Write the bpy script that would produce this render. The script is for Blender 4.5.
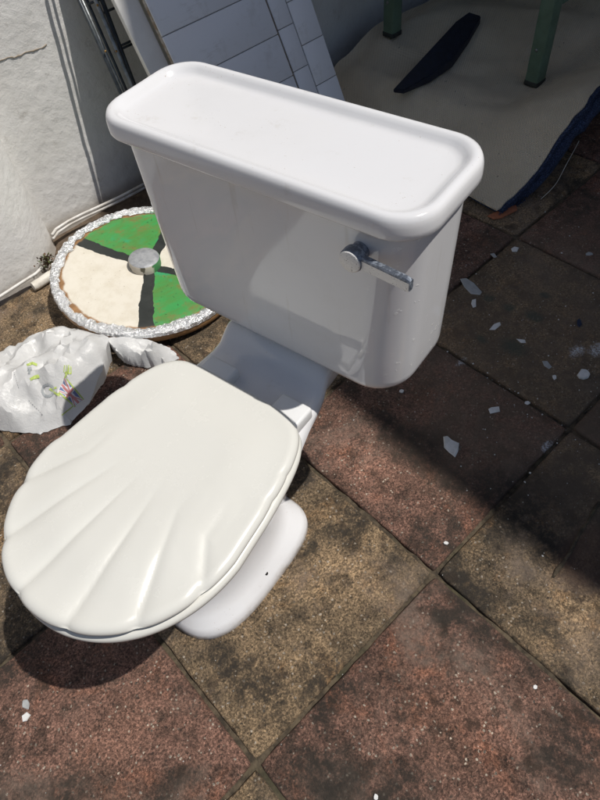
import bpy, bmesh, math, random
from mathutils import Vector, Matrix, noise
from mathutils.bvhtree import BVHTree
from math import radians, sin, cos, pi, tan, atan2, hypot, degrees
random.seed(7)
for o in list(bpy.data.objects): bpy.data.objects.remove(o)
scn = bpy.context.scene

# ------------------------------------------------------------------ camera (solved from the paving grid)
RX = Vector((0.724911688807822, -0.6828383833599383, -0.09074571967964734))
RY = Vector((-0.5903935012947121, -0.5480252353836046, -0.5925401716438429))
RZ = Vector((0.35487822849360884, 0.48311497968199035, -0.800413242861528))
CAM = Vector((0.05250893972605914, -0.202175340488161, 1.1417532926674978))
F_PX = 606.293
PITCH = 0.453676
cd = bpy.data.cameras.new('camera'); co = bpy.data.objects.new('camera', cd)
scn.collection.objects.link(co)
m = Matrix.Identity(4)
for r in range(3):
    m[r][0] = RX[r]; m[r][1] = -RY[r]; m[r][2] = -RZ[r]; m[r][3] = CAM[r]
co.matrix_world = m
cd.sensor_fit = 'VERTICAL'; cd.sensor_height = 24.0; cd.lens = F_PX / 800 * 24.0
cd.clip_start = 0.02; cd.clip_end = 500
scn.camera = co

# ------------------------------------------------------------------ light
SX, SY = -0.33, 0.405                 # drift of a shadow per metre of height
SUN_EL = math.atan(1 / hypot(SX, SY))
w = bpy.data.worlds.new('World'); scn.world = w; w.use_nodes = True
nt = w.node_tree; bg = nt.nodes['Background']
sky = nt.nodes.new('ShaderNodeTexSky'); sky.sky_type = 'NISHITA'; sky.sun_disc = False
sky.sun_elevation = SUN_EL; sky.sun_rotation = atan2(-SX, -SY)
nt.links.new(sky.outputs[0], bg.inputs[0]); bg.inputs[1].default_value = 0.07
sl = bpy.data.lights.new('sun', 'SUN'); sl.energy = 4.75; sl.angle = radians(0.53); sl.color = (1, 0.955, 0.89)
so = bpy.data.objects.new('sun', sl); scn.collection.objects.link(so)
so.rotation_euler = Vector((SX, SY, -1)).to_track_quat('-Z', 'Y').to_euler(); so.location = (2, -2, 6)
scn.view_settings.view_transform = 'Standard'; scn.view_settings.look = 'None'
scn.view_settings.exposure = -0.3; scn.view_settings.gamma = 1.0
scn.view_settings.use_curve_mapping = False
scn.render.resolution_x = 768; scn.render.resolution_y = 1024

# ------------------------------------------------------------------ helpers
C = scn.collection
def ray(x, y): return RX * ((x - 300) / F_PX) + RY * ((y - 400) / F_PX) + RZ
def at(x, y, z=0.0):                 # pixel of the photograph -> point at height z
    d = ray(x, y); t = (z - CAM.z) / d.z; return CAM + d * t
def at_lean(x, y, yb, th):           # pixel -> point on the plane y = yb + z tan(th)
    d = ray(x, y); k = tan(radians(th)); t = (yb + CAM.z * k - CAM.y) / (d.y - d.z * k); return CAM + d * t
def sstep(a, b, x):
    t = max(0.0, min(1.0, (x - a) / (b - a))); return t * t * (3 - 2 * t)
def lerp(a, b, t): return a + (b - a) * t
def nz(p, sc=1.0, seed=0.0): return noise.noise(Vector((p[0] * sc + seed, p[1] * sc - seed * .7, p[2] * sc + seed * 1.3)))

def link(name, me, mat=None, parent=None, smooth=True):
    if isinstance(me, bmesh.types.BMesh):
        b = me; me = bpy.data.meshes.new(name); b.normal_update(); b.to_mesh(me); b.free()
    if smooth:
        for p in me.polygons: p.use_smooth = True
    o = bpy.data.objects.new(name, me); C.objects.link(o)
    if mat:
        for mm in (mat if isinstance(mat, (list, tuple)) else [mat]): me.materials.append(mm)
    if parent: o.parent = parent
    return o
def tag(o, label=None, cat=None, group=None, kind=None):
    if label: o['label'] = label
    if cat: o['category'] = cat
    if group: o['group'] = group
    if kind: o['kind'] = kind
    return o
def thing(name, loc, rz=0.0, label=None, cat=None, group=None):
    o = bpy.data.objects.new(name, None); C.objects.link(o); o.location = loc; o.rotation_euler = (0, 0, rz)
    o.empty_display_size = 0.05
    return tag(o, label, cat, group)
def from_pydata(name, v, f):
    me = bpy.data.meshes.new(name); me.from_pydata([tuple(x) for x in v], [], f); me.update(); return me
def sharp(me_obj, deg=35):
    me = me_obj.data
    bm = bmesh.new(); bm.from_mesh(me)
    for e in bm.edges:
        if len(e.link_faces) == 2 and e.calc_face_angle(0) > radians(deg): e.smooth = False
    bm.to_mesh(me); bm.free()
    return me_obj
def loft(rings, cap0=True, cap1=True):
    n = len(rings[0]); v = [p for r in rings for p in r]; f = []
    for i in range(len(rings) - 1):
        for k in range(n):
            k2 = (k + 1) % n
            f.append((i * n + k, i * n + k2, (i + 1) * n + k2, (i + 1) * n + k))
    def cap(base, ring, flip):
        c = [sum(p[j] for p in ring) / n for j in range(3)]; ci = len(v); v.append(c)
        for k in range(n):
            k2 = (k + 1) % n
            f.append((base + k, ci, base + k2) if not flip else (base + k, base + k2, ci))
    if cap0: cap(0, rings[0], False)
    if cap1: cap((len(rings) - 1) * n, rings[-1], True)
    return v, f
def tube_mesh(pts, rad, seg=8, closed_ends=True):
    rings = []
    n = len(pts); pts = [Vector(p) for p in pts]
    up = Vector((0, 0, 1)); prev = None
    for i, p in enumerate(pts):
        t = (pts[min(i + 1, n - 1)] - pts[max(i - 1, 0)]).normalized()
        if prev is None:
            a = t.cross(up if abs(t.z) < .9 else Vector((1, 0, 0))).normalized()
        else:
            a = (prev - t * prev.dot(t)).normalized()
        prev = a; b = t.cross(a); r = rad[i] if isinstance(rad, (list, tuple)) else rad
        rings.append([p + (a * cos(2 * pi * k / seg) + b * sin(2 * pi * k / seg)) * r for k in range(seg)])
    return loft(rings, closed_ends, closed_ends)
def box_bm(sx, sy, sz, bev=0.0, seg=2, origin=(0, 0, 0)):
    bm = bmesh.new(); bmesh.ops.create_cube(bm, size=1)
    for vv in bm.verts: vv.co = Vector((vv.co.x * sx, vv.co.y * sy, vv.co.z * sz)) + Vector(origin)
    if bev: bmesh.ops.bevel(bm, geom=bm.edges[:], offset=bev, segments=seg, affect='EDGES', profile=.5)
    return bm
def prism(poly, z0, z1):             # plan outline (counter-clockwise) to a solid
    n = len(poly)
    v = [(p[0], p[1], z0) for p in poly] + [(p[0], p[1], z1) for p in poly]
    f = [tuple(range(n - 1, -1, -1)), tuple(range(n, 2 * n))]
    for k in range(n): f.append((k, (k + 1) % n, n + (k + 1) % n, n + k))
    return v, f

# ------------------------------------------------------------------ materials
class NT:
    def __init__(s, name):
        s.m = bpy.data.materials.new(name); s.m.use_nodes = True; s.t = s.m.node_tree
        s.b = s.t.nodes['Principled BSDF']; s.o = s.t.nodes['Material Output']
    def n(s, kind, **kw):
        nd = s.t.nodes.new('ShaderNode' + kind)
        for k, v in kw.items(): setattr(nd, k, v)
        return nd
    def l(s, a, b): s.t.links.new(a, b)
    def put(s, sock, v):
        if hasattr(v, 'is_output'): s.l(v, sock)
        else: sock.default_value = v
    def pos(s): return s.n('NewGeometry').outputs['Position']
    def obj(s): return s.n('TexCoord').outputs['Object']
    def mapv(s, v, scale=(1, 1, 1), loc=(0, 0, 0), rot=(0, 0, 0)):
        q = s.n('Mapping'); s.l(v, q.inputs[0]); q.inputs[1].default_value = loc; q.inputs[2].default_value = rot; q.inputs[3].default_value = scale
        return q.outputs[0]
    def noise(s, v, scale, detail=4, rough=.55, dist=0.0):
        q = s.n('TexNoise'); s.l(v, q.inputs['Vector']); q.inputs['Scale'].default_value = scale
        q.inputs['Detail'].default_value = detail; q.inputs['Roughness'].default_value = rough; q.inputs['Distortion'].default_value = dist
        return q.outputs[0]
    def noisec(s, v, scale, detail=2):
        q = s.n('TexNoise'); s.l(v, q.inputs['Vector']); q.inputs['Scale'].default_value = scale; q.inputs['Detail'].default_value = detail
        return q.outputs[1]
    def voro(s, v, scale, feature='F1', out=0):
        q = s.n('TexVoronoi', feature=feature); s.l(v, q.inputs['Vector']); q.inputs['Scale'].default_value = scale
        return q.outputs[out]
    def math(s, op, a, b=0.0, c=0.0, clamp=False):
        q = s.n('Math', operation=op, use_clamp=clamp)
        for i, x in enumerate((a, b, c)): s.put(q.inputs[i], x)
        return q.outputs[0]
    def rng(s, v, a, b, lo=0.0, hi=1.0):
        q = s.n('MapRange', clamp=True, interpolation_type='SMOOTHSTEP'); s.put(q.inputs[0], v)
        for i, x in enumerate((a, b, lo, hi)): q.inputs[i + 1].default_value = x
        return q.outputs[0]
    def mix(s, f, a, b, mode='MIX'):
        q = s.n('Mix', data_type='RGBA', blend_type=mode)
        s.put(q.inputs[0], f)
        for i, x in ((6, a), (7, b)):
            if not hasattr(x, 'is_output') and len(x) == 3: x = (*x, 1)
            s.put(q.inputs[i], x)
        return q.outputs[2]
    def bump(s, h, strength=.3, dist=.002, prev=None):
        q = s.n('Bump'); s.l(h, q.inputs['Height']); q.inputs['Strength'].default_value = strength; q.inputs['Distance'].default_value = dist
        if prev: s.l(prev, q.inputs['Normal'])
        return q.outputs[0]
    def sep(s, v):
        q = s.n('SeparateXYZ'); s.l(v, q.inputs[0]); return q.outputs
    def done(s, col=None, rough=None, metal=None, normal=None, **kw):
        if col is not None: s.put(s.b.inputs['Base Color'], (*col, 1) if not hasattr(col, 'is_output') and len(col) == 3 else col)
        if rough is not None: s.put(s.b.inputs['Roughness'], rough)
        if metal is not None: s.put(s.b.inputs['Metallic'], metal)
        if normal is not None: s.l(normal, s.b.inputs['Normal'])
        for k, v in kw.items(): s.put(s.b.inputs[k.replace('_', ' ')], v)
        return s.m

M = {}
def spots(t, pos, items, wob=.035, wsc=14):
    """soft blotches of dirt, powder and painted-in fill light at fixed places on the paving: (point, rx, ry, edge)"""
    wn = t.noisec(pos, wsc, 4)
    wv = t.n('VectorMath', operation='MULTIPLY_ADD'); t.l(wn, wv.inputs[0]); wv.inputs[1].default_value = (wob * 2,) * 3
    t.l(pos, wv.inputs[2])
    out = None
    for (p, rx, ry, ed) in items:
        sub = t.n('VectorMath', operation='SUBTRACT'); t.l(wv.outputs[0], sub.inputs[0]); sub.inputs[1].default_value = (p[0] + wob, p[1] + wob, 0)
        x, y, _ = t.sep(sub.outputs[0])
        d = t.math('SQRT', t.math('ADD', t.math('POWER', t.math('DIVIDE', t.math('ABSOLUTE', x), rx), 2), t.math('POWER', t.math('DIVIDE', t.math('ABSOLUTE', y), ry), 2)))
        k = t.rng(d, 1 + ed, 1 - ed)
        out = k if out is None else t.math('MAXIMUM', out, k)
    return out
def paving(name, base, alt, dark, orange=None):
    t = NT(name); p = t.pos()
    wq = t.n('VectorMath', operation='MULTIPLY_ADD'); t.l(t.noisec(p, 190, 3), wq.inputs[0]); wq.inputs[1].default_value = (.0055,) * 3; t.l(p, wq.inputs[2]); pd = wq.outputs[0]
    big = t.noise(p, 5.5, 5, .62, .4); mid = t.noise(p, 22, 5, .65)
    col = t.mix(t.rng(big, .40, .62), base, alt)
    col = t.mix(t.math('MULTIPLY', t.rng(mid, .46, .68), .8), col, dark)
    if orange: col = t.mix(t.math('MULTIPLY', t.rng(t.noise(p, 9, 6, .7, .8), .52, .68), .6), col, orange)
    # aggregate: a random tone for every grain
    g = t.voro(pd, 330, out=1); gv = t.n('SeparateColor'); t.l(g, gv.inputs[0])
    col = t.mix(1.0, col, t.mix(gv.outputs[0], (.55, .55, .55), (1.40, 1.37, 1.33)), 'MULTIPLY')
    g2 = t.voro(pd, 170, out=1); gv2 = t.n('SeparateColor'); t.l(g2, gv2.inputs[0])
    d2 = t.voro(pd, 170)
    col = t.mix(t.math('MULTIPLY', t.rng(gv2.outputs[0], .88, .92), t.rng(d2, .42, .28)), col, (.40, .35, .29))
    col = t.mix(t.math('MULTIPLY', t.rng(gv2.outputs[1], .84, .95), t.math('MULTIPLY', t.rng(d2, .45, .25), .8)), col, (.035, .03, .026))
    d3 = t.voro(pd, 75); g3 = t.n('SeparateColor'); t.l(t.voro(pd, 75, out=1), g3.inputs[0])
    col = t.mix(t.math('MULTIPLY', t.rng(g3.outputs[0], .94, .99), t.rng(d3, .15, .05)), col, (.52, .50, .47))
    fine = t.noise(p, 620, 3, .8); col = t.mix(1.0, col, t.mix(t.rng(fine, .30, .72), (.55, .55, .55), (1.55, 1.53, 1.50)), 'MULTIPLY')
    f2 = t.noise(p, 240, 4, .75); col = t.mix(1.0, col, t.mix(t.rng(f2, .32, .70), (.42, .42, .42), (1.7, 1.68, 1.64)), 'MULTIPLY')
    dust = t.math('MULTIPLY', t.rng(t.noise(p, 4.3, 6, .7, .7), .48, .68), t.rng(t.noise(p, 60, 5, .7), .3, .6, .25, .7)); col = t.mix(dust, col, (.225, .175, .140))
    # grey-black grime that runs over the slabs
    gr = t.math('MULTIPLY', t.rng(t.noise(p, 3.4, 6, .72, .6), .47, .64), t.rng(mid, .30, .58))
    col = t.mix(t.math('MULTIPLY', gr, .8), col, (.035, .032, .026))
    kd = spots(t, p, [(at(330, 692), .075, .05, .6), (at(262, 690), .04, .07, .6), (at(318, 775), .05, .06, .6), (at(572, 745), .06, .05, .6), (at(475, 598), .05, .06, .6), (at(345, 520), .05, .03, .6), (at(300, 478), .06, .03, .6), (at(220, 660), .03, .05, .6), (at(8, 650), .07, .07, .6), (at(70, 790), .05, .04, .6), (at(20, 470), .12, .08, .6), (at(400, 790), .08, .03, .7)], .05, 11)
    col = t.mix(t.math('MULTIPLY', kd, t.math('MULTIPLY', t.rng(mid, .28, .55, .25, .9), t.rng(t.noise(p, 75, 5, .75), .36, .56, .15, 1))), col, (.038, .032, .026))
    kl = spots(t, p, [(at(350, 585), .05, .06, .7), (at(560, 640), .07, .05, .7), (at(455, 720), .08, .07, .7), (at(110, 745), .08, .05, .7), (at(370, 470), .05, .07, .7)], .05, 9)
    col = t.mix(t.math('MULTIPLY', kl, .55), col, (1.5, 1.45, 1.4), 'MULTIPLY')
    # round drip marks
    dr = t.voro(p, 15); col = t.mix(t.math('MULTIPLY', t.rng(dr, .26, .16), t.math('MULTIPLY', t.rng(t.noise(p, 40, 3), .35, .6), .65)), col, (.04, .028, .02))
    k = spots(t, p, [(at(530, 505), .11, .06, .5), (at(497, 490), .07, .06, .5), (at(425, 450), .05, .075, .5), (at(395, 428), .03, .06, .5), (at(552, 545), .05, .035, .5), (at(455, 478), .03, .035, .5)])
    col = t.mix(t.math('MULTIPLY', k, t.rng(t.noise(p, 45, 5, .75), .30, .58, .35, .92)), col, (.012, .011, .010))
    kr = spots(t, p, [(at(596, 556), .085, .055, .35)], .03, 12)
    col = t.mix(t.math('MULTIPLY', kr, .7), col, t.mix(mid, (.13, .075, .055), (.07, .042, .032)))
    shade_lift = spots(t, p, [(at(520, 340), .34, .24, .6), (at(585, 290), .3, .25, .6), (at(480, 420), .16, .16, .6), (at(600, 440), .2, .15, .6)], .05)
    col = t.mix(t.math('MULTIPLY', shade_lift, t.math('MULTIPLY', t.rng(mid, .2, .6, .2, .6), 1.0)), col, (.20, .150, .108))  # shaded far slabs: paler tone painted in to brighten the shade
    k2 = spots(t, p, [(at(488, 298), .012, .012, .5), (at(509, 308), .013, .015, .5), (at(534, 317), .016, .022, .5), (at(513, 348), .022, .03, .6), (at(481, 340), .010, .014, .5), (at(545, 296), .011, .012, .5)], .012, 60)
    col = t.mix(t.math('MULTIPLY', k2, .6), col, (.07, .095, .075))
    k3 = spots(t, p, [(at(577, 352), .020, .014, .5), (at(597, 350), .02, .014, .5), (at(549, 447), .014, .008, .5), (at(462, 362), .016, .006, .6)], .014, 45)
    k3 = t.math('MULTIPLY', k3, t.rng(t.noise(p, 260, 4, .75), .44, .56))
    col = t.mix(k3, col, (.66, .67, .69))
    h = t.math('ADD', t.math('MULTIPLY', gv.outputs[0], .5), t.math('ADD', t.noise(p, 90, 4, .7), t.math('MULTIPLY', big, 1.5)))
    nb = t.bump(t.math('ADD', h, t.math('MULTIPLY', fine, 1.2)), .9, .0026)
    return t.done(col, t.rng(k, 0, 1, .85, .55), normal=nb, **{'Specular_IOR_Level': .3})
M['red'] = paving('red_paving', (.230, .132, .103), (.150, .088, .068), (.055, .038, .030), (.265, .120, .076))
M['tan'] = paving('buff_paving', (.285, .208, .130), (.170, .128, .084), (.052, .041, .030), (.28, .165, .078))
t = NT('joint_mortar'); p = t.pos(); n1 = t.noise(p, 60, 5, .7)
col = t.mix(t.rng(n1, .35, .65), (.035, .027, .018), (.115, .088, .056))
col = t.mix(t.math('MULTIPLY', t.rng(t.noise(p, 7, 4), .52, .66), .6), col, (.05, .048, .024))
M['mortar'] = t.done(col, .95, normal=t.bump(n1, 1, .004))
t = NT('soil'); p = t.pos(); n1 = t.noise(p, 30, 6, .7); n2 = t.noise(p, 6, 4)
col = t.mix(t.rng(n1, .35, .65), (.075, .048, .03), (.20, .145, .095)); col = t.mix(t.rng(n2, .4, .65), col, (.10, .075, .055))
M['soil'] = t.done(col, .95, normal=t.bump(t.math('ADD', n1, t.noise(p, 150, 4)), 1, .005))
# white rendered wall
t = NT('wall_render'); p = t.pos(); a = t.noise(p, 9, 6, .6, .3); b = t.noise(p, 55, 5, .65); c = t.voro(p, 26)
col = t.mix(t.rng(t.noise(p, 4, 6, .7), .35, .7), (.78, .77, .745), (.69, .675, .645))
col = t.mix(t.math('MULTIPLY', t.rng(t.noise(p, 17, 6, .8), .57, .70), .5), col, (.46, .43, .39))
x, y, z = t.sep(p)
col = t.mix(t.math('MULTIPLY', t.rng(t.math('ADD', z, t.math('MULTIPLY', a, .05)), .06, .02), .55), col, (.30, .255, .20))
h = t.math('ADD', t.math('MULTIPLY', a, .9), t.math('ADD', t.math('MULTIPLY', b, .9), t.math('MULTIPLY', t.rng(c, .2, .6), .3)))
M['wall'] = t.done(col, .85, normal=t.bump(t.math('ADD', h, t.math('MULTIPLY', t.noise(p, 240, 4, .7), .35)), .38, .006))
# ceramics
t = NT('glazed_china'); p = t.obj()
sp = t.math('MULTIPLY', t.rng(t.noise(p, 330, 2), .715, .74), t.rng(t.noise(p, 14, 3), .45, .58))
col = t.mix(t.math('MULTIPLY', t.rng(t.noise(p, 6, 5, .65), .45, .75), .22), (.715, .715, .725), (.60, .59, .575))
col = t.mix(t.math('MULTIPLY', sp, .7), col, (.36, .27, .19))
x, y, z = t.sep(p)
col = t.mix(t.math('MULTIPLY', t.rng(t.math('ADD', z, t.math('MULTIPLY', t.noise(p, 25, 5, .7), .05)), .055, .015), t.rng(t.noise(p, 70, 5, .75), .35, .62, .15, .8)), col, (.30, .235, .165))
col = t.mix(t.math('MULTIPLY', t.rng(t.noise(p, 24, 6, .78), .60, .70), .18), col, (.45, .40, .33))
M['china'] = t.done(col, t.rng(t.noise(p, 9, 5, .7), .3, .75, .05, .16), normal=t.bump(t.noise(p, 11, 2), .05, .01), Coat_Weight=.0)
# the tank is specked with plaster splashes
t = NT('specked_china'); p = t.obj(); wq = t.n('VectorMath', operation='MULTIPLY_ADD'); t.l(t.noisec(p, 120, 4), wq.inputs[0]); wq.inputs[1].default_value = (.02,) * 3; t.l(p, wq.inputs[2]); pd = wq.outputs[0]; v = t.voro(pd, 85); vc = t.n('SeparateColor'); t.l(t.voro(pd, 85, out=1), vc.inputs[0])
x, y, z = t.sep(p)
side = t.rng(x, .14, .22)
rs = t.math('MULTIPLY', t.math('MULTIPLY', t.rng(vc.outputs[0], .80, .84), t.rng(v, .34, .22)), t.math('MULTIPLY', side, t.rng(t.noise(p, 9, 3), .42, .55)))
col = t.mix(t.math('MULTIPLY', t.rng(t.noise(p, 7, 6, .7), .48, .75), .25), (.70, .70, .71), (.58, .57, .545))
col = t.mix(rs, col, (.80, .80, .79))
rough = t.math('ADD', t.rng(t.noise(p, 7, 4, .6, .8), .50, .56, .025, .10), t.math('MULTIPLY', side, .05))
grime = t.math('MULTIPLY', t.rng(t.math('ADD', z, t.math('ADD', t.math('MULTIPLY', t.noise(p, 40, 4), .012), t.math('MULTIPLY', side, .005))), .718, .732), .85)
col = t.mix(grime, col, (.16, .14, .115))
col = t.mix(t.math('MULTIPLY', t.rng(t.noise(t.mapv(p, (60, 60, 5)), 1, 4, .6), .60, .72), .22), col, (.42, .37, .29))
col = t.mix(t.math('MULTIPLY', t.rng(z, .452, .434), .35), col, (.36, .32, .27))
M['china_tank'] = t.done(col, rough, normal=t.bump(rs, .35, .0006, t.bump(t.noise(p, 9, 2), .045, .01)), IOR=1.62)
t = NT('seat_plastic'); p = t.obj()
col = t.mix(t.math('MULTIPLY', t.rng(t.noise(p, 8, 5, .6), .45, .75), .18), (.665, .660, .615), (.60, .59, .54))
scr = t.rng(t.noise(t.mapv(p, (200, 18, 1), rot=(0, 0, .6)), 1.0, 2), .77, .80)
M['seat'] = t.done(col, t.rng(t.noise(p, 20, 5, .7), .3, .7, .18, .30), normal=t.bump(t.noise(p, 18, 3), .04, .004))
t = NT('hinge_plastic'); M['hinge'] = t.done((.74, .745, .74), .28)
t = NT('hole_dark'); M['hole'] = t.done((.012, .01, .009), .8)
t = NT('corroded_chrome'); p = t.obj(); n1 = t.noise(p, 170, 5, .75)
M['chrome'] = t.done(t.mix(t.rng(n1, .45, .62), (.16, .185, .23), (.33, .37, .43)), t.rng(n1, .4, .62, .35, .6), t.rng(n1, .50, .66, .6, .2), t.bump(n1, .2, .001))
t = NT('pitted_chrome_face'); p = t.obj(); v = t.voro(p, 420)
M['pitted'] = t.done(t.mix(t.math('MULTIPLY', t.rng(v, .26, .14), t.rng(t.noise(p, 130, 2), .45, .6)), (.80, .79, .76), (.14, .11, .09)), .5, .1, t.bump(v, .5, .001))
# painted disc
t = NT('painted_disc'); p = t.obj(); wn = t.noisec(p, 24, 5)
wv = t.n('VectorMath', operation='MULTIPLY_ADD'); t.l(wn, wv.inputs[0]); wv.inputs[1].default_value = (.022, .022, 0); t.l(p, wv.inputs[2])
sb = t.n('VectorMath', operation='SUBTRACT'); t.l(wv.outputs[0], sb.inputs[0]); sb.inputs[1].default_value = (.011, .011, 0)
x, y, z = t.sep(sb.outputs[0]); ang = t.math('ARCTAN2', y, x)
def between(a0, a1): return t.math('MULTIPLY', t.math('GREATER_THAN', ang, radians(a0)), t.math('LESS_THAN', ang, radians(a1)))
green = t.math('ADD', between(35, 112), between(-127, -60))
g1 = t.noise(t.mapv(p, (7, 30, 1), rot=(0, 0, .5)), 1, 5, .65); g2 = t.noise(p, 16, 5, .7)
gc = t.mix(t.rng(g1, .35, .65), (.045, .30, .075), (.085, .23, .05)); gc = t.mix(t.math('MULTIPLY', t.rng(g2, .48, .66), .8), gc, (.19, .15, .04))
gc = t.mix(t.math('MULTIPLY', t.rng(t.noise(p, 11, 3), .53, .66), .8), gc, (.03, .33, .14))
gc = t.mix(t.math('MULTIPLY', t.rng(t.noise(p, 60, 4), .62, .70), .7), gc, (.02, .05, .02))
cc = t.mix(t.rng(t.noise(p, 20, 5, .7), .4, .7), (.70, .66, .57), (.62, .57, .47)); cc = t.mix(t.math('MULTIPLY', t.rng(t.noise(p, 120, 3), .68, .72), .5), cc, (.2, .14, .09))
col = t.mix(green, cc, gc)
for a0, wd in ((35, .012), (112, .0105), (-127, .013), (-60, .011)):
    dx, dy = cos(radians(a0)), sin(radians(a0))
    al = t.math('ADD', t.math('MULTIPLY', x, dx), t.math('MULTIPLY', y, dy)); ac = t.math('ABSOLUTE', t.math('SUBTRACT', t.math('MULTIPLY', x, dy), t.math('MULTIPLY', y, dx)))
    col = t.mix(t.math('MULTIPLY', t.math('GREATER_THAN', al, 0), t.math('LESS_THAN', ac, t.math('MULTIPLY_ADD', al, .03, wd))), col, t.mix(g2, (.012, .014, .013), (.035, .04, .036)))
rr_ = t.math('SQRT', t.math('ADD', t.math('MULTIPLY', x, x), t.math('MULTIPLY', y, y)))
wood = t.mix(t.rng(t.noise(t.mapv(p, (5, 60, 40)), 1, 4), .35, .65), (.36, .20, .085), (.24, .125, .05))
col = t.mix(t.rng(t.math('ADD', rr_, t.math('MULTIPLY', g2, .02)), .238, .245), col, wood)
M['disc'] = t.done(col, t.rng(g2, .3, .7, .4, .65), normal=t.bump(t.math('ADD', g1, g2), .4, .0015))
t = NT('foil'); p = t.obj(); v = t.noise(p, 130, 6, .8, .6)
M['foil'] = t.done((.90, .905, .91), t.rng(v, .3, .7, .14, .36), .92, t.bump(v, .9, .004))
t = NT('hub_grey'); p = t.obj(); n1 = t.noise(p, 60, 5, .7)
hc = t.mix(t.rng(n1, .35, .68), (.40, .41, .42), (.27, .28, .30)); hc = t.mix(t.rng(t.voro(p, 45), .10, .06), hc, (.06, .06, .06))
M['hub'] = t.done(hc, .55, .25, t.bump(n1, .7, .002))
t = NT('hub_side'); p = t.obj(); n1 = t.noise(p, 25, 4); x, y, z = t.sep(p)
M['hubside'] = t.done(t.mix(t.rng(t.math('ADD', x, t.math('MULTIPLY', n1, .03)), .008, .02), t.mix(t.rng(n1, .5, .55), (.55, .50, .42), (.10, .09, .06)), (.06, .22, .08)), .6)
t = NT('bag_film'); p = t.obj(); n1 = t.noise(p, 45, 5, .65, 1.2)
n2 = t.noise(p, 120, 3, .6, 2.0)
rg = t.n('TexNoise', noise_type='RIDGED_MULTIFRACTAL'); t.l(p, rg.inputs['Vector']); rg.inputs['Scale'].default_value = 16; rg.inputs['Detail'].default_value = 3; rg.inputs['Distortion'].default_value = .4
bn = t.bump(t.math('ADD', t.math('MULTIPLY', rg.outputs[0], .55), t.math('ADD', t.math('MULTIPLY', n1, .6), t.math('MULTIPLY', n2, .25))), .55, .005)
M['bag'] = t.done((.80, .805, .80), .26, normal=bn)
tr = t.n('BsdfTranslucent'); tr.inputs[0].default_value = (.82, .82, .81, 1); t.l(bn, tr.inputs[1])
mx = t.n('MixShader'); mx.inputs[0].default_value = .32; t.l(t.b.outputs[0], mx.inputs[1]); t.l(tr.outputs[0], mx.inputs[2]); t.l(mx.outputs[0], t.o.inputs[0])
def plain(name, col, rough=.6, metal=0.0, var=None, sc=20, bump=0.0, bsc=80, bd=.002):
    t = NT(name); p = t.obj()
    c_ = t.mix(t.rng(t.noise(p, sc, 5, .65), .38, .66), col, var) if var else col
    nb = t.bump(t.noise(p, bsc, 4, .7), bump, bd) if bump else None
    M[name] = t.done(c_, rough, metal, nb); return M[name]
plain('print_lime', (.44, .55, .14), .4); plain('print_grey', (.34, .36, .37), .4); plain('print_navy', (.13, .17, .36), .4)
plain('print_red', (.55, .22, .22), .4); plain('print_white', (.72, .73, .76), .4); plain('print_text', (.42, .42, .43), .5)
plain('white_cable', (.68, .67, .64), .4, 0, (.50, .47, .42), 30)
plain('white_stick', (.70, .67, .60), .55, 0, (.55, .51, .44), 30, .3)
plain('rack_dark', (.035, .042, .052), .38, .4, (.07, .08, .085), 40, .2)
plain('rack_light', (.30, .32, .33), .35, .7, (.16, .17, .17), 50, .2)
plain('rivet_brass', (.32, .19, .07), .4, .8)
plain('board_white', (.76, .745, .71), .35, 0, (.68, .66, .62), 7, .05, 20)
plain('panel_edge', (.36, .27, .18), .8, 0, (.55, .50, .43), 60, .4)
t = NT('tile_glaze'); p = t.obj()
tc = t.mix(t.math('MULTIPLY', t.rng(t.noise(p, 14, 6, .7), .52, .72), .5), (.78, .79, .82), (.62, .62, .62))
tc = t.mix(t.math('MULTIPLY', t.rng(t.noise(t.mapv(p, (6, 6, 30)), 1, 5, .75), .58, .74), .45), tc, (.36, .33, .30))
M['tile'] = t.done(tc, .3, normal=t.bump(t.noise(p, 30, 3), .06, .002))
plain('grout', (.40, .39, .38), .9, 0, (.28, .27, .26), 80, .5)
t = NT('carpet_backing'); p = t.obj(); x, y, z = t.sep(p)
wv1 = t.math('SINE', t.math('MULTIPLY', x, 1150)); wv2 = t.math('SINE', t.math('MULTIPLY', y, 1150))
wh = t.math('MULTIPLY', wv1, wv2); n1 = t.noise(p, 5, 6, .65); n2 = t.noise(p, 220, 3)
cc = t.mix(t.rng(n1, .35, .68), (.74, .64, .48), (.62, .53, .39)); cc = t.mix(t.rng(wh, .1, .9), cc, (.36, .30, .22))
cc = t.mix(t.math('MULTIPLY', t.rng(n2, .50, .75), .6), cc, (.60, .55, .45)); cc = t.mix(t.math('MULTIPLY', t.rng(t.noise(p, 70, 2), .72, .75), .8), cc, (.06, .05, .04))
M['backing'] = t.done(cc, .95, normal=t.bump(t.math('ADD', wh, n2), .8, .0015))
t = NT('navy_pile'); p = t.obj(); n1 = t.noise(p, 320, 3, .7); n0 = t.noise(p, 40, 4)
M['pile'] = t.done(t.mix(t.math('MULTIPLY', t.rng(n1, .42, .66), t.rng(n0, .3, .7, .5, 1)), (.010, .017, .048), (.09, .135, .27)), .9, normal=t.bump(n1, 1, .006))
plain('navy_dark', (.008, .010, .020), .55, 0, (.013, .017, .035), 60, .5, 200)
plain('green_paint', (.12, .19, .135), .45, 0, (.09, .145, .10), 18, .15, 60)
plain('green_dark', (.03, .035, .03), .7, 0, (.02, .02, .018), 40)
plain('bolt_steel', (.25, .26, .25), .4, .8)
plain('terracotta', (.36, .125, .055), .8, 0, (.28, .10, .05), 40, .4)
plain('chip_white', (.66, .66, .65), .6, 0, (.55, .55, .53), 60, .4)
plain('chip_grey', (.36, .37, .37), .65, 0, (.30, .31, .31), 60, .4)
plain('chip_blue', (.01, .02, .05), .6)
plain('leaf_green', (.08, .13, .035), .6, 0, (.12, .085, .04), 60)
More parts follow.
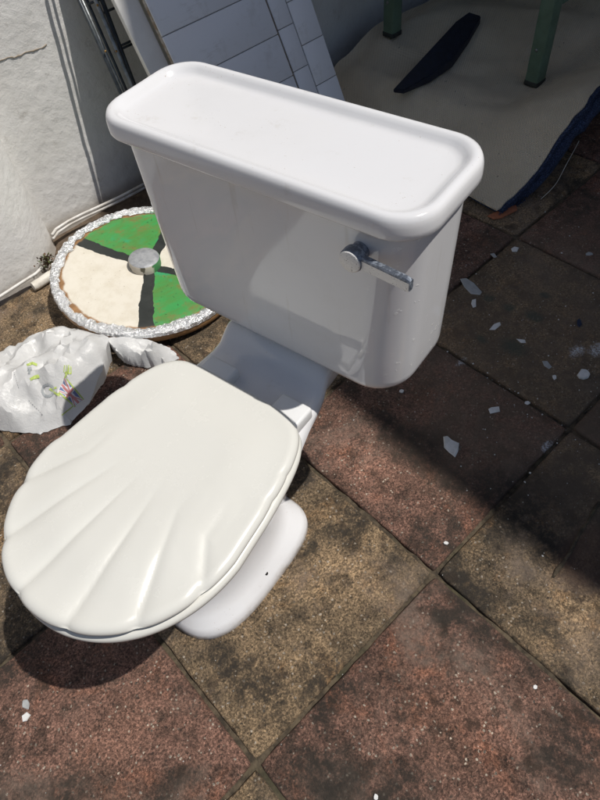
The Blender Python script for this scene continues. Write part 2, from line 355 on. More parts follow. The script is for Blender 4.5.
plain('leaf_brown', (.14, .075, .04), .7, 0, (.09, .05, .03), 60)
plain('house_paint', (.66, .65, .62), .85, 0, (.58, .57, .54), 5, .4, 40, .004)
plain('shade_roof_sheet', (.62, .61, .58), .7, 0, (.55, .54, .50), 4)
plain('timber', (.22, .15, .09), .7, 0, (.16, .11, .07), 12)
plain('crack_dark', (.30, .255, .20), .95)

# ================================================================== SETTING
gv = []; N = 2
gnd = link('ground', from_pydata('ground', [(-60, -60, -.03), (60, -60, -.03), (60, 60, -.03), (-60, 60, -.03)], [(0, 1, 2, 3)]), M['soil'], smooth=False)
tag(gnd, 'bare brown soil along the foot of the wall', 'ground', kind='structure')
# bed of mortar the slabs are laid in, its top 5 mm under their faces
PX0, PX1, PY0, PY1 = -7, 7, -7, 3
bed_v, bed_f = [], []
nx, ny = 420, 300
x0, x1, y0, y1 = PX0 * PITCH, PX1 * PITCH - .1, PY0 * PITCH, 1.365
for j in range(ny + 1):
    for i in range(nx + 1):
        xx = lerp(x0, x1, i / nx); yy = lerp(y0, y1, j / ny)
        bed_v.append((xx, yy, -.0075 + .006 * nz((xx, yy, 0), 34) + .004 * nz((xx, yy, 0), 9, 3)))
for j in range(ny):
    for i in range(nx):
        a = j * (nx + 1) + i; bed_f.append((a, a + 1, a + nx + 2, a + nx + 1))
patio = link('patio', from_pydata('patio', bed_v, bed_f), M['mortar'])
tag(patio, 'patio of square red and buff textured paving slabs in a chequer', 'patio', kind='structure')
def slab(ax0, ax1, ay0, ay1, mat):
    """one paving slab with a slightly broken edge, its top near z = 0"""
    g = .0032; X0, X1, Y0, Y1 = ax0 + g, ax1 - g, ay0 + g, ay1 - g
    n = 24; cx, cy = (X0 + X1) / 2, (Y0 + Y1) / 2; sd = random.uniform(0, 50)
    tx, ty, tz = random.uniform(-.004, .004), random.uniform(-.004, .004), random.uniform(-.0012, .0012)
    def per(ins, zz):
        pts = []
        for (A, B) in (((X0, Y0), (X1, Y0)), ((X1, Y0), (X1, Y1)), ((X1, Y1), (X0, Y1)), ((X0, Y1), (X0, Y0))):
            for k in range(n):
                s = k / n; xx, yy = lerp(A[0], B[0], s), lerp(A[1], B[1], s)
                e = .0030 * nz((xx, yy, 0), 30, sd) + .007 * max(0, nz((xx, yy, 0), 13, sd + 9) - .28)
                corner = .003 * (max(0, 1 - min(s, 1 - s) * 16)) ** 2
                dx, dy = cx - xx, cy - yy; L = hypot(dx, dy)
                ii = ins + abs(e) + corner
                xx += dx / L * ii; yy += dy / L * ii
                pts.append((xx - cx, yy - cy, zz + tx * (xx - cx) + ty * (yy - cy) + tz + (.0012 * nz((xx, yy, 0), 9, sd) if zz > -.01 else 0)))
        return pts
    rings = [per(.0, -.03), per(0, -.006), per(.0018, -.0018), per(.005, 0), per(min(.03, (Y1 - Y0) * .15), .0006), per(min(.1, (Y1 - Y0) * .3), .0008)]
    v, f = loft(rings, False, True)
    o = link('paving_slab', from_pydata('paving_slab', v, f), mat, patio); o.location = (cx, cy, 0)
    return o
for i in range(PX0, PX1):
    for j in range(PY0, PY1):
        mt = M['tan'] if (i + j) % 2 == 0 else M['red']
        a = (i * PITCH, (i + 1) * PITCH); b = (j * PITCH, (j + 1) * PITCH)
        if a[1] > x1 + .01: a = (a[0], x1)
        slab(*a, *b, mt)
# mortar ridge smeared over one slab
pts = [at(lerp(600, 552, k / 11) + random.uniform(-1.5, 1.5), lerp(503, 578, k / 11) + random.uniform(-1.5, 1.5), .0008) for k in range(12)]
v, f = tube_mesh(pts, [.002 + .003 * random.random() for _ in pts], 6)
link('mortar_ridge', from_pydata('mortar_ridge', [(q_[0], q_[1], .0006 + (q_[2] - .0008) * .8) for q_ in v], f), M['mortar'], patio)

# --- white garden wall with its pier on the left
WALLY = 1.552
def wall_prism(name, prof, z1, parent=None, mat=None, nzs=40):
    v, f = [], []; n = len(prof)
    for k in range(nzs + 1):
        zz = lerp(-.03, z1, k / nzs)
        for (px, py) in prof:
            d = .006 * nz((px, py, zz), 3.5, 4) + .003 * nz((px, py, zz), 14, 8)
            v.append((px, py + d, zz))
    for k in range(nzs):
        for i in range(n - 1):
            a = k * n + i; f.append((a, a + 1, a + n + 1, a + n))
    # back and top
    b0 = len(v)
    for zz in (-.03, z1):
        v.append((prof[0][0], WALLY + .22, zz)); v.append((prof[-1][0], WALLY + .22, zz))
    top = [nzs * n + i for i in range(n)]
    f.append(tuple(top + [b0 + 3, b0 + 2])); f.append((b0, b0 + 2, b0 + 3, b0 + 1))
    return link(name, from_pydata(name, v, f), mat or M['wall'], parent)
prof = [(lerp(.462, 3.0, k / 60), WALLY) for k in range(61)]
wall = wall_prism('garden_wall', prof, 1.75)
tag(wall, 'white rendered garden wall behind the painted disc and the leaning boards', 'wall')
pp = [(-3.2, 1.30), (-2, 1.32), (-1, 1.335), (-.4, 1.345), (0, 1.362), (.12, 1.374), (.22, 1.386), (.30, 1.398), (.36, 1.412), (.40, 1.440), (.43, 1.468), (.452, 1.497), (.462, 1.525), (.466, 1.556)]
pf = []
for a, b in zip(pp[:-1], pp[1:]):
    for k in range(4): pf.append((lerp(a[0], b[0], k / 4), lerp(a[1], b[1], k / 4)))
pf.append(pp[-1])
pier = wall_prism('wall_pier', pf, 1.75)
tag(pier, 'rough white rendered pier at the left edge of the photo', 'pier')
# hairline crack near the top left
def on_wall(x, y, yy):
    d = ray(x, y); t_ = (yy - CAM.y) / d.y; return CAM + d * t_
ck = [(0, 61), (8, 58), (16, 57), (24, 53), (33, 51), (41, 48), (48, 43)]
pts = []
for k in range(len(ck) - 1):
    for s in range(4):
        x = lerp(ck[k][0], ck[k + 1][0], s / 4); y = lerp(ck[k][1], ck[k + 1][1], s / 4) + random.uniform(-.7, .7)
        q_ = on_wall(x, y, WALLY); q_.y += .006 * nz((q_.x, WALLY, q_.z), 3.5, 4) + .003 * nz((q_.x, WALLY, q_.z), 14, 8); pts.append(q_)
v, f = tube_mesh(pts, [.0012 + random.random() * .0012 for _ in pts], 5)
link('crack', from_pydata('crack', v, f), M['crack_dark'], wall)

# --- the back wall and an unseen canopy added and cut to shade the far half of the patio (above the picture)
v, f = prism([(3.0, -4), (3.25, -4), (3.25, 1.77), (3.0, 1.77)], -.03, 1.9)
hw = link('back_wall', from_pydata('back_wall', v, f), M['house_paint'], smooth=False)
tag(hw, 'pale painted back wall beyond the green table', 'wall')
RH = 5.2
dx, dy = -SX * RH, -SY * RH
S = [(.63, -2.2), (3.15, -2.2), (3.15, 2.9), (.668, 2.9), (.668, 1.41), (.72, 1.41), (.72, .86), (.63, .86)]  # wanted ground shadow outline, shifted sunward to cut the added roof
rt = thing('added_shade_canopy', (3.0, -1, RH), label='unseen tall canopy on posts, added to shade the far half of the patio', cat='canopy')
v, f = prism([(a + dx - 3.0, b + dy + 1, 0) for a, b in S], 0, .03)
link('shade_roof_sheet', from_pydata('shade_roof_sheet', v, f), M['shade_roof_sheet'], rt, False)
for yy in (-2.7, -1.5, -.3, .9):
    o = link('added_rafter', box_bm(2.2, .05, .1, .004, 1), M['timber'], rt, False); o.location = (.99, yy, -.052)
for yy in (-2.7, .9):
    o = link('added_post', box_bm(.09, .09, RH - .1, .005, 1), M['timber'], rt, False); o.location = (1.5, yy - .08, -RH / 2 - .02)

# ================================================================== TOILET
TO = Vector((1.27997882 * PITCH, .82077954 * PITCH, 0)); YAW = -1.3869208
toilet = thing('toilet', TO, YAW, 'white close-coupled toilet with a shell-shaped lid standing loose on the paving', 'toilet')
def rrect(wd, b0, b1, r, z, n=10, sd=14):
    """rounded rectangle ring, local x = width, local y = minus depth; sides subdivided"""
    pts = []; cs = ((wd - r, b1 - r, 0), (-wd + r, b1 - r, 90), (-wd + r, b0 + r, 180), (wd - r, b0 + r, 270))
    for ci, (cx, cy, a0) in enumerate(cs):
        arc = [(cx + r * cos(radians(a0 + 90 * k / n)), cy + r * sin(radians(a0 + 90 * k / n))) for k in range(n + 1)]
        nx_ = cs[(ci + 1) % 4]; e = (nx_[0] + r * cos(radians(nx_[2])), nx_[1] + r * sin(radians(nx_[2])))
        pts += arc
        for k in range(1, sd): pts.append((lerp(arc[-1][0], e[0], k / sd), lerp(arc[-1][1], e[1], k / sd)))
    return [(p[0], -p[1], z) for p in pts]
def egg(wd, b0, L, c, n, mm, z, seg=120):
    pts = []
    for k in range(seg):
        tt = 2 * pi * k / seg; x, y = cos(tt), sin(tt); e = mm if y > 0 else n
        X = wd * math.copysign(abs(x) ** (2 / e), x); Y = math.copysign(abs(y) ** (2 / e), y) * (L * (1 - c) if y > 0 else L * c)
        pts.append((X, -(b0 + L * c + Y), z))
    return pts
# pan: foot, waist and bowl lofted, plus the rear shelf
secs = [(0, .1035, .228, .323, .50, 2.8), (.004, .1050, .226, .327, .50, 2.8), (.022, .1035, .228, .323, .5, 2.8), (.033, .098, .235, .310, .5, 2.6), (.045, .088, .245, .290, .5, 2.4),
        (.07, .076, .26, .262, .5, 2.3), (.12, .072, .265, .252, .5, 2.2), (.18, .074, .275, .252, .5, 2.2), (.24, .084, .275, .28, .5, 2.2),
        (.29, .092, .30, .285, .55, 2.2), (.33, .118, .295, .325, .58, 2.2), (.355, .142, .280, .365, .60, 2.2), (.372, .149, .268, .384, .58, 2.4), (.378, .144, .272, .376, .58, 2.4)]
rings = [egg(a, b, L, c, n + 1.2 * (z < .04), 2.05 + .75 * sstep(.06, .02, z), z) for (z, a, b, L, c, n) in secs]
v, f = loft(rings)
# shelf
def shelf_sec(b, wd, zt, zb, r=.022, n=5):
    pts = []
    for (cx, cz, a0) in ((wd - r, zt - r, 0), (-wd + r, zt - r, 90), (-wd + r * 1.6, zb + r, 180), (wd - r * 1.6, zb + r, 270)):
        for k in range(n + 1):
            a = radians(a0 + 90 * k / n); pts.append((cx + r * cos(a), -b, cz + r * sin(a)))
    return pts
prof = [(.012, .098, .428, .36), (.02, .102, .430, .355), (.06, .104, .430, .35), (.11, .104, .429, .345), (.15, .104, .428, .34), (.165, .105, .424, .34), (.178, .107, .410, .338), (.188, .109, .398, .335), (.205, .112, .391, .333), (.24, .118, .387, .33), (.27, .126, .384, .33), (.31, .140, .381, .325), (.36, .148, .372, .32)]
v2, f2 = loft([shelf_sec(*q_) for q_ in prof])
v, f = list(v), list(f); base = len(v); v += v2; f += [tuple(i + base for i in ff) for ff in f2]
# outlet horn and trunk under the shelf
v3, f3 = loft([[(x * .034, -(.27 + .05 * y), z) for x, y in [(cos(2 * pi * k / 24), sin(2 * pi * k / 24)) for k in range(24)]] for z in (.02, .05, .15, .25, .36)])
base = len(v); v += v3; f += [tuple(i + base for i in ff) for ff in f3]
pan = link('pan', from_pydata('pan', v, f), M['china'], toilet); sharp(pan, 50)
v, f = loft([[(.0035 * cos(2 * pi * k / 12), .0035 * sin(2 * pi * k / 12), z) for k in range(12)] for z in (-.006, .0012)])
hole = link('bolt_hole', from_pydata('bolt_hole', v, f), M['hole'], pan); hole.location = (.0900, -.385, .041); hole.rotation_euler = (0, radians(40), 0)
# seat ring and shell lid
SW, SB, SL_, SC, SN, SM = .1753, .2566, .4146, .5277, 6.5, 2.08
FX, FB = 0.002, .30
def groove(a, b):
    ang = degrees(atan2(a - FX, b - FB)); d = hypot(a - FX, b - FB)
    if abs(ang) > 86: return 0.0, d
    k = abs(sin(pi * ((ang - 8.75) / 13.5)))
    return (1 - k) ** 2.0 * sstep(88, 74, abs(ang)), d
def seat_ring(ins, z, scal=0.0, seg=288):
    pts = []
    for (x, y, _) in egg(SW, SB, SL_, SC, SN, SM, 0, seg):
        b = -y; x *= 1 - .19 * max(0, (SB + SL_ * SC - b) / (SL_ * SC)) ** 1.3; cx, cb = 0, SB + SL_ * .5
        dx_, db = x - cx, b - cb; L = hypot(dx_, db); g, d = groove(x, b)
        k = (L - ins - scal * g * sstep(.1, .2, d)) / L
        pts.append((cx + dx_ * k, -(cb + db * k), z))
    return pts
v, f = loft([seat_ring(.020, .380), seat_ring(.004, .3805), seat_ring(-.001, .385), seat_ring(-.002, .390), seat_ring(-.001, .3955), seat_ring(.004, .3985), seat_ring(.05, .399)])
seat = link('seat', from_pydata('seat', v, f), M['seat'], toilet)
rings = []
LZ = .402
edge = [(.016, LZ), (.006, LZ + .0005), (.002, LZ + .003), (0, LZ + .007), (.0008, LZ + .011), (.003, LZ + .0145), (.007, LZ + .0170), (.012, LZ + .0183)]
for (i_, z_) in edge: rings.append(seat_ring(i_, z_, .0034))
base_r = seat_ring(.012, 0, .0034)
for k in range(1, 60):
    s_ = 1 - (k / 60) ** .95; ii = .012 + (1 - s_) * .17
    rings.append([(x * s_, lerp(-(SB + SL_ * .5), y, s_), LZ + .0183 + .0075 * sstep(.012, .09, ii)) for (x, y, _) in base_r])
for ri, ring in enumerate(rings):
    new = []
    for (x, y, z) in ring:
        g, d = groove(x, -y)
        lift = .0054 * g * sstep(.13, .30, d)
        z2 = z - lift if z > LZ + .010 else (z + .25 * lift if z < LZ + .004 else z)
        # a touch of warp: the front lip of the lid sits proud of the seat
        z2 += .004 * sstep(.60, .67, -y)
        new.append((x, y, z2))
    rings[ri] = new
v, f = loft(rings)
lid = link('seat_lid', from_pydata('seat_lid', v, f), M['seat'], toilet)
tag(lid, 'cream lid moulded like a scallop shell')
for sx, a0, a1 in ((-1, -.088, -.028), (1, .060, .116)):
    bm = box_bm(a1 - a0, .064, .024, .005, 3)
    for vv in bm.verts:
        if vv.co.z > 0 and vv.co.y < 0: vv.co.z += .002
    h = link('hinge', bm, M['hinge'], toilet); h.location = ((a0 + a1) / 2, -.256, .3945); sharp(h, 60)
# cistern
rings = []
zs = [(.4305, .030), (.4315, .018), (.4345, .009), (.440, .003), (.447, .0005), (.456, 0), (.50, 0), (.56, 0), (.62, 0), (.68, 0), (.728, 0)]
for z, ins in zs:
    k = (z - .4305) / (.728 - .4305)
    wd, b0, b1, r = lerp(.2238, .2335, k), lerp(-.006, .004, k), lerp(.1745, .1685, k), lerp(.060, .052, k)
    rings.append(rrect(wd - ins, b0 + ins, b1 - ins, max(.02, r - ins * .6), z))
v, f = loft(rings)
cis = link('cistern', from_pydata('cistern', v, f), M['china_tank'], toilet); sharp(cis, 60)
rings = []
for ins, z in [(.024, .7262), (.012, .7250), (.004, .7240), (.0012, .7246), (0, .7268), (0, .733), (.0004, .740), (.0015, .7455), (.0036, .7500), (.0070, .7519), (.0110, .7523), (.0145, .7511), (.0180, .7478), (.0210, .7444), (.0245, .7422), (.0300, .7413), (.042, .7411), (.06, .7411), (.08, .7412)]:
    rings.append(rrect(.2486 - ins, ins, .1830 - ins, max(.006, .052 - ins * .75), z))
v, f = loft(rings)
tl = link('cistern_lid', from_pydata('cistern_lid', v, f), M['china'], cis)
# lever: boss, arm and pitted face
LVC = (.170, .688)
v, f = loft([[(LVC[0] + .0150 * kx * cos(2 * pi * k / 28), -bb, LVC[1] + .0150 * kx * sin(2 * pi * k / 28)) for k in range(28)] for bb, kx in ((.160, .7), (.178, .8), (.1795, .97), (.182, 1.0), (.190, 1.0), (.1925, .94))])
lever = link('flush_lever', from_pydata('flush_lever', v, f), M['chrome'], cis); sharp(lever, 40)
v, f = loft([[(LVC[0] + .0140 * kx * cos(2 * pi * k / 28), -bb, LVC[1] + .0140 * kx * sin(2 * pi * k / 28)) for k in range(28)] for bb, kx in ((.1915, 1), (.1931, 1), (.1938, .9))])
link('lever_boss_face', from_pydata('lever_boss_face', v, f), M['pitted'], lever)
arm = []
for k in range(13):
    s = k / 12; a = lerp(LVC[0] + .006, .250, s); hz = lerp(.0085, .0088, sstep(.2, 1, s)) * (1 if k < 12 else .8); b_ = lerp(.1845, .1965, s); th = lerp(.0045, .0040, s)
    zc = LVC[1] + .006 * s
    r = []
    for q_ in range(16):
        an = 2 * pi * q_ / 16; r.append((a, -(b_ + th * math.copysign(abs(cos(an)) ** .45, cos(an))), zc + hz * math.copysign(abs(sin(an)) ** .45, sin(an))))
    arm.append(r)
v, f = loft(arm); ar = link('lever_arm', from_pydata('lever_arm', v, f), M['chrome'], lever); sharp(ar, 40)
fv, ff = [], []
for k in range(13):
    s = k / 12; a = lerp(LVC[0] + .008, .2495, s); hz = lerp(.0068, .0068, sstep(.2, 1, s)); b_ = lerp(.1845, .1965, s) + lerp(.0045, .0040, s) + .0006; zc = LVC[1] + .006 * s
    fv += [(a, -b_, zc - hz), (a, -b_, zc + hz * .75)]
for k in range(12): ff.append((2 * k, 2 * k + 2, 2 * k + 3, 2 * k + 1))
link('lever_arm_face', from_pydata('lever_arm_face', fv, ff), M['pitted'], lever)

# ================================================================== PAINTED DISC
DC = Vector((.562, 1.093, .060)); DR = .2625
disc = thing('painted_disc', DC, 0, 'round wooden disc painted in green and cream quarters, rimmed with foil', 'wooden disc')
tilt = Matrix(((1, 0, -(-.08)), (0, 1, -.082), (-.08, .082, 1)))
nrm = Vector((.08, -.082, 1)).normalized()
disc.rotation_euler = nrm.to_track_quat('Z', 'Y').to_euler()
# keep paint angles close to world angles
zr = (disc.rotation_euler.to_matrix() @ Vector((1, 0, 0))); zoff = atan2(zr.y, zr.x)
disc.rotation_euler = (disc.rotation_euler.to_matrix() @ Matrix.Rotation(-zoff, 3, 'Z')).to_euler()
def circ(r, z, n=96, wob=0): return [(r * (1 + wob * nz((cos(6.283 * k / n), sin(6.283 * k / n), 0), 2)) * cos(2 * pi * k / n), r * (1 + wob * nz((cos(6.283 * k / n), sin(6.283 * k / n), 0), 2)) * sin(2 * pi * k / n), z) for k in range(n)]
v, f = loft([circ(DR - .002, -.024), circ(DR, -.022), circ(DR, -.002), circ(DR - .002, 0), circ(.2, 0), circ(.1, 0)])
o = link('disc_board', from_pydata('disc_board', v, f), M['disc'], disc); sharp(o, 50)
# crumpled foil ring
na, nr = 420, 15; fv, ff = [], []
for k in range(na):
    an = 2 * pi * k / na; ca, sa = cos(an), sin(an)
    inner = .2345 + .010 * nz((ca, sa, 0), 4, 2) + .008 * nz((ca, sa, 0), 15, 5); outer = DR + .002
    for j in range(nr):
        s = j / (nr - 1); r = lerp(inner, outer, s); z = .0015 + .0065 * sin(pi * min(1, s * 1.05)) ** .6
        if s > .94: z = -.004
        P_ = (ca * r, sa * r, 0)
        cr = nz(P_, 60, 3) * .0035 + nz(P_, 170, 1) * .004 + abs(nz(P_, 32, 7)) * .004
        jit = .0025
        edge_k = 1 if 0 < j < nr - 1 else 0
        fv.append((P_[0] + jit * nz(P_, 120, 11) , P_[1] + jit * nz(P_, 120, 17), z + cr * edge_k + (.0004 if j == 0 else 0)))
for k in range(na):
    for j in range(nr - 1):
        a = k * nr + j; b = ((k + 1) % na) * nr + j; ff.append((a, a + 1, b + 1, b))
link('foil_rim', from_pydata('foil_rim', fv, ff), M['foil'], disc, False)
v, f = loft([circ(.043, .0004, 48), circ(.043, .022, 48), circ(.0415, .0245, 48)], True, False)
hub = link('hub', from_pydata('hub', v, f), M['hubside'], disc); sharp(hub, 50); hub.location = (-.004, .010, 0)
v, f = loft([circ(.0416, .0243, 48), circ(.040, .0262, 48), circ(.02, .0266, 48)], False, True)
link('hub_cap', from_pydata('hub_cap', v, f), M['hub'], hub)
v, f = loft([circ(.05, -.060, 32), circ(.05, -.0245, 32)])
o = link('spindle_stub', from_pydata('spindle_stub', v, f), M['timber'], disc); sharp(o, 50)

# ================================================================== PLASTIC BAG
bagroot = thing('plastic_bag', at(55, 400), 0, 'crumpled white plastic bag printed with a fork and flag between the disc and toilet', 'plastic bag')
def bag_part(name, px, hgt, sd, zout, ridge):
    """crumpled film over an outline given by photo pixels; zout is the height of the rim at each vertex,
    ridge a line of photo pixels along which the film stands highest"""
    from mathutils.geometry import delaunay_2d_cdt
    rnd = random.Random(int(sd * 10)); poly = [at(x, y, z) for (x, y), z in zip(px, zout)]; n = len(poly); rim = []
    for k in range(n):
        for s in range(8):
            q_ = poly[k].lerp(poly[(k + 1) % n], s / 8); rim.append(q_ + Vector((rnd.gauss(0, .0012), rnd.gauss(0, .0012), 0)))
    rl = [at(x, y, hgt) for x, y in ridge]
    def inside(x, y):
        c = False
        for k in range(len(rim)):
            a_, b_ = rim[k], rim[k - 1]
            if (a_.y > y) != (b_.y > y) and x < (b_.x - a_.x) * (y - a_.y) / (b_.y - a_.y) + a_.x: c = not c
        return c
    def drim(x, y):
        d = min(((q_.x - x) ** 2 + (q_.y - y) ** 2, i) for i, q_ in enumerate(rim)); return d[0] ** .5, rim[d[1]].z
    def dridge(x, y):
        best = 9
        for a_, b_ in zip(rl[:-1], rl[1:]):
            ab = Vector((b_.x - a_.x, b_.y - a_.y)); t_ = max(0, min(1, Vector((x - a_.x, y - a_.y)).dot(ab) / ab.length_squared)); best = min(best, hypot(x - a_.x - ab.x * t_, y - a_.y - ab.y * t_))
        return best
    pts = [Vector((q_.x, q_.y)) for q_ in rim]; zz = [q_.z for q_ in rim]; nb = len(rim)
    x0, x1_, y0, y1_ = min(q_.x for q_ in rim), max(q_.x for q_ in rim), min(q_.y for q_ in rim), max(q_.y for q_ in rim)
    st = .0105; yy = y0
    while yy < y1_:
        xx = x0
        while xx < x1_:
            x, y = xx + rnd.uniform(-.4, .4) * st, yy + rnd.uniform(-.4, .4) * st
            if inside(x, y):
                d, rz_ = drim(x, y)
                if d > .005:
                    dr_ = dridge(x, y); k_ = d / (d + dr_ + 1e-6); base = lerp(rz_, hgt, sstep(0, 1, k_) * .5 + .5 * k_ ** .7)
                    r1 = 1 - abs(noise.noise(Vector((x * 7 + y * 5 + sd, y * 12 - x * 4, sd)))) * 2.4; r2 = 1 - abs(noise.noise(Vector((x * 20 - y * 9, y * 17 + sd, sd)))) * 2.4
                    z = base + ((r1 - .3) * .028 + (r2 - .3) * .013) * sstep(0, .03, d) + rnd.gauss(0, .0014)
                    pts.append(Vector((x, y))); zz.append(max(.002, z))
            xx += st
        yy += st
    vo, eo, fo, ov, oe, of = delaunay_2d_cdt(pts, [], [list(range(nb))], 1, 1e-6)
    v = []
    for i, q_ in enumerate(vo):
        z = zz[ov[i][0]] if ov[i] else .01; v.append(Vector((q_.x, q_.y, z)) - bagroot.location)
    f = [tuple(q_) for q_ in fo]
    # rim turned under to the ground, so the film has a body
    nv = len(v); rim_i = {}
    for i in range(len(vo)):
        if ov[i] and ov[i][0] < nb: rim_i[ov[i][0]] = i
    ids = [rim_i[k] for k in range(nb) if k in rim_i]; low = []
    cx_ = sum(v[i].x for i in ids) / len(ids); cy_ = sum(v[i].y for i in ids) / len(ids)
    for i in ids:
        low.append(len(v)); p_ = v[i]; v.append(Vector((lerp(p_.x, cx_, .08), lerp(p_.y, cy_, .08), .0015)))
    for k in range(len(ids)):
        k2 = (k + 1) % len(ids); f.append((ids[k2], ids[k], low[k], low[k2]))
    bm = bmesh.new(); bm.from_mesh(from_pydata('tmp', v, f)); bmesh.ops.recalc_face_normals(bm, faces=bm.faces[:])
    return sharp(link(name, bm, M['bag'], bagroot, True), 40)
b1 = bag_part('bag_body', [(-38, 372), (-5, 356), (28, 341), (58, 326), (84, 330), (109, 337), (103, 366), (90, 402), (70, 424), (40, 434), (12, 432), (-15, 426), (-45, 410)], .088, 3.1, [.004, .004, .012, .03, .05, .075, .055, .02, .004, .003, .003, .003, .003], [(100, 345), (72, 362), (42, 372), (0, 388)])
b2 = bag_part('bag_flap', [(106, 338), (128, 336), (150, 340), (168, 347), (180, 358), (166, 366), (146, 368), (130, 362), (116, 350)], .058, 8.4, [.07, .06, .045, .03, .008, .004, .006, .02, .05], [(112, 340), (140, 348), (160, 354)])
bpy.context.view_layer.update()
bvh = BVHTree.FromObject(b1, bpy.context.evaluated_depsgraph_get())
inv = b1.matrix_world.inverted()
def on_bag(x, y):
    o_ = inv @ CAM; d = (inv.to_3x3() @ ray(x, y)).normalized(); hit = bvh.ray_cast(o_, d)
    return (hit[0], hit[1]) if hit[0] is not None else (None, None)
def printed(name, quads, mat):
    """flat print that follows the crumples: each quad of photo pixels is diced and laid on the film"""
    v, f = [], []
    for (A, B, D, E_) in quads:
        n1 = max(2, int(max(hypot(B[0] - A[0], B[1] - A[1]), hypot(E_[0] - D[0], E_[1] - D[1])) / .8)); n2 = max(1, int(max(hypot(D[0] - A[0], D[1] - A[1]), hypot(E_[0] - B[0], E_[1] - B[1])) / .8))
        idx = {}
        for j in range(n2 + 1):
            for i in range(n1 + 1):
                s, t_ = i / n1, j / n2
                x = lerp(lerp(A[0], B[0], s), lerp(D[0], E_[0], s), t_); y = lerp(lerp(A[1], B[1], s), lerp(D[1], E_[1], s), t_)
                co_, no_ = on_bag(x, y)
                if co_ is None: continue
                if no_.dot(CAM - bagroot.location - co_) < 0: no_ = -no_
                idx[(i, j)] = len(v); v.append(co_ + no_ * .0013)
        for j in range(n2):
            for i in range(n1):
                k = [(i, j), (i + 1, j), (i + 1, j + 1), (i, j + 1)]
                if all(q_ in idx for q_ in k):
                    pts = [v[idx[q_]] for q_ in k]
                    if max((pts[a] - pts[a - 1]).length for a in range(4)) < .02: f.append(tuple(idx[q_] for q_ in k))
    if f:
        o_ = link(name, from_pydata(name, v, f), mat, b1)
        if name == 'text_print': o_['kind'] = 'stuff'
def seg(a, b, wd):
    dx_, dy_ = b[0] - a[0], b[1] - a[1]; L = hypot(dx_, dy_); n_ = (-dy_ / L * wd / 2, dx_ / L * wd / 2)
    return ((a[0] + n_[0], a[1] + n_[1]), (b[0] + n_[0], b[1] + n_[1]), (a[0] - n_[0], a[1] - n_[1]), (b[0] - n_[0], b[1] - n_[1]))
Z = lambda x, y: (x * .3, 310 + y * .3)
# flag panel (a wedge), fork, ring, leaves
flag = [Z(218, 228), Z(196, 272), Z(272, 312), Z(240, 318)]
TL, BL, TR, BR = Z(218, 228), Z(196, 270), Z(274, 300), Z(250, 318)
def fl(s, t_): return (lerp(lerp(TL[0], TR[0], s), lerp(BL[0], BR[0], s), t_), lerp(lerp(TL[1], TR[1], s), lerp(BL[1], BR[1], s), t_))
printed('flag_print', [(fl(0, 0), fl(1, 0), fl(0, 1), fl(1, 1))], M['print_navy'])
def offs(q_, k): return q_
def stripes(name, lines, mat, lift, split=False):
    global on_bag
    base_fn = on_bag
    def lifted(x, y):
        c_, n_ = base_fn(x, y)
        if c_ is None: return c_, n_
        nn = n_ if n_.dot(CAM - bagroot.location - c_) > 0 else -n_
        return c_ + nn * lift, n_
    on_bag = lifted; printed(name, [seg(a, b, w_) for a, b, w_ in lines], mat); on_bag = base_fn
stripes('flag_cross', [(fl(0, .5), fl(1, .5), 4.6), (fl(.45, 0), fl(.45, 1), 4.6), (fl(0, 0), fl(1, 1), 2.6), (fl(0, 1), fl(1, 0), 2.6)], M['print_white'], .0006)
stripes('flag_stripe', [(fl(0, .5), fl(1, .5), 2.2), (fl(.45, 0), fl(.45, 1), 2.2), (fl(0, 0), fl(1, 1), 1.0), (fl(0, 1), fl(1, 0), 1.0)], M['print_red'], .0012)
stripes('fork_print', [(Z(218, 228), Z(226, 205), 1.6), (Z(216, 208), Z(237, 212), 1.6), (Z(213, 206), Z(216, 184), 1.0), (Z(221, 208), Z(223, 184), 1.0), (Z(228, 209), Z(230, 184), 1.0), (Z(236, 212), Z(236, 188), 1.0), (Z(218, 226), Z(278, 298), 1.5), (Z(196, 275), Z(252, 322), 1.7), (Z(166, 262), Z(198, 286), 1.9), (Z(246, 318), Z(206, 350), 1.1), (Z(190, 258), Z(168, 266), 1.8)], M['print_lime'], .0004)
ringp = [Z(160 + 19 * cos(2 * pi * k / 18), 268 + 20 * sin(2 * pi * k / 18)) for k in range(19)]
stripes('ring_print', [(ringp[k], ringp[k + 1], 2.6) for k in range(18)], M['print_grey'], .0004)
stripes('sprout_print', [(Z(92, 198), Z(106, 196), 3.6), (Z(100, 196), Z(98, 214), 2.0)], M['print_grey'], .0004)
stripes('leaf_print', [(Z(90, 184), Z(106, 178), 2.6), (Z(104, 177), Z(124, 184), 2.6)], M['print_lime'], .0004)
stripes('leaf_print', [(Z(102, 232), Z(116, 224), 2.8), (Z(114, 225), Z(131, 220), 3.4)], M['print_lime'], .0004)
stripes('text_print', [(Z(lerp(46, 64, k / 8), lerp(206, 262, k / 8)), Z(lerp(46, 64, (k + .6) / 8), lerp(206, 262, (k + .6) / 8)), .8) for k in range(8)], M['print_text'], .0002)
stripes('text_print', [(Z(lerp(96, 146, k / 8), lerp(300, 352, k / 8)), Z(lerp(96, 146, (k + .6) / 8), lerp(300, 352, (k + .6) / 8)), .8) for k in range(8)], M['print_text'], .0002)

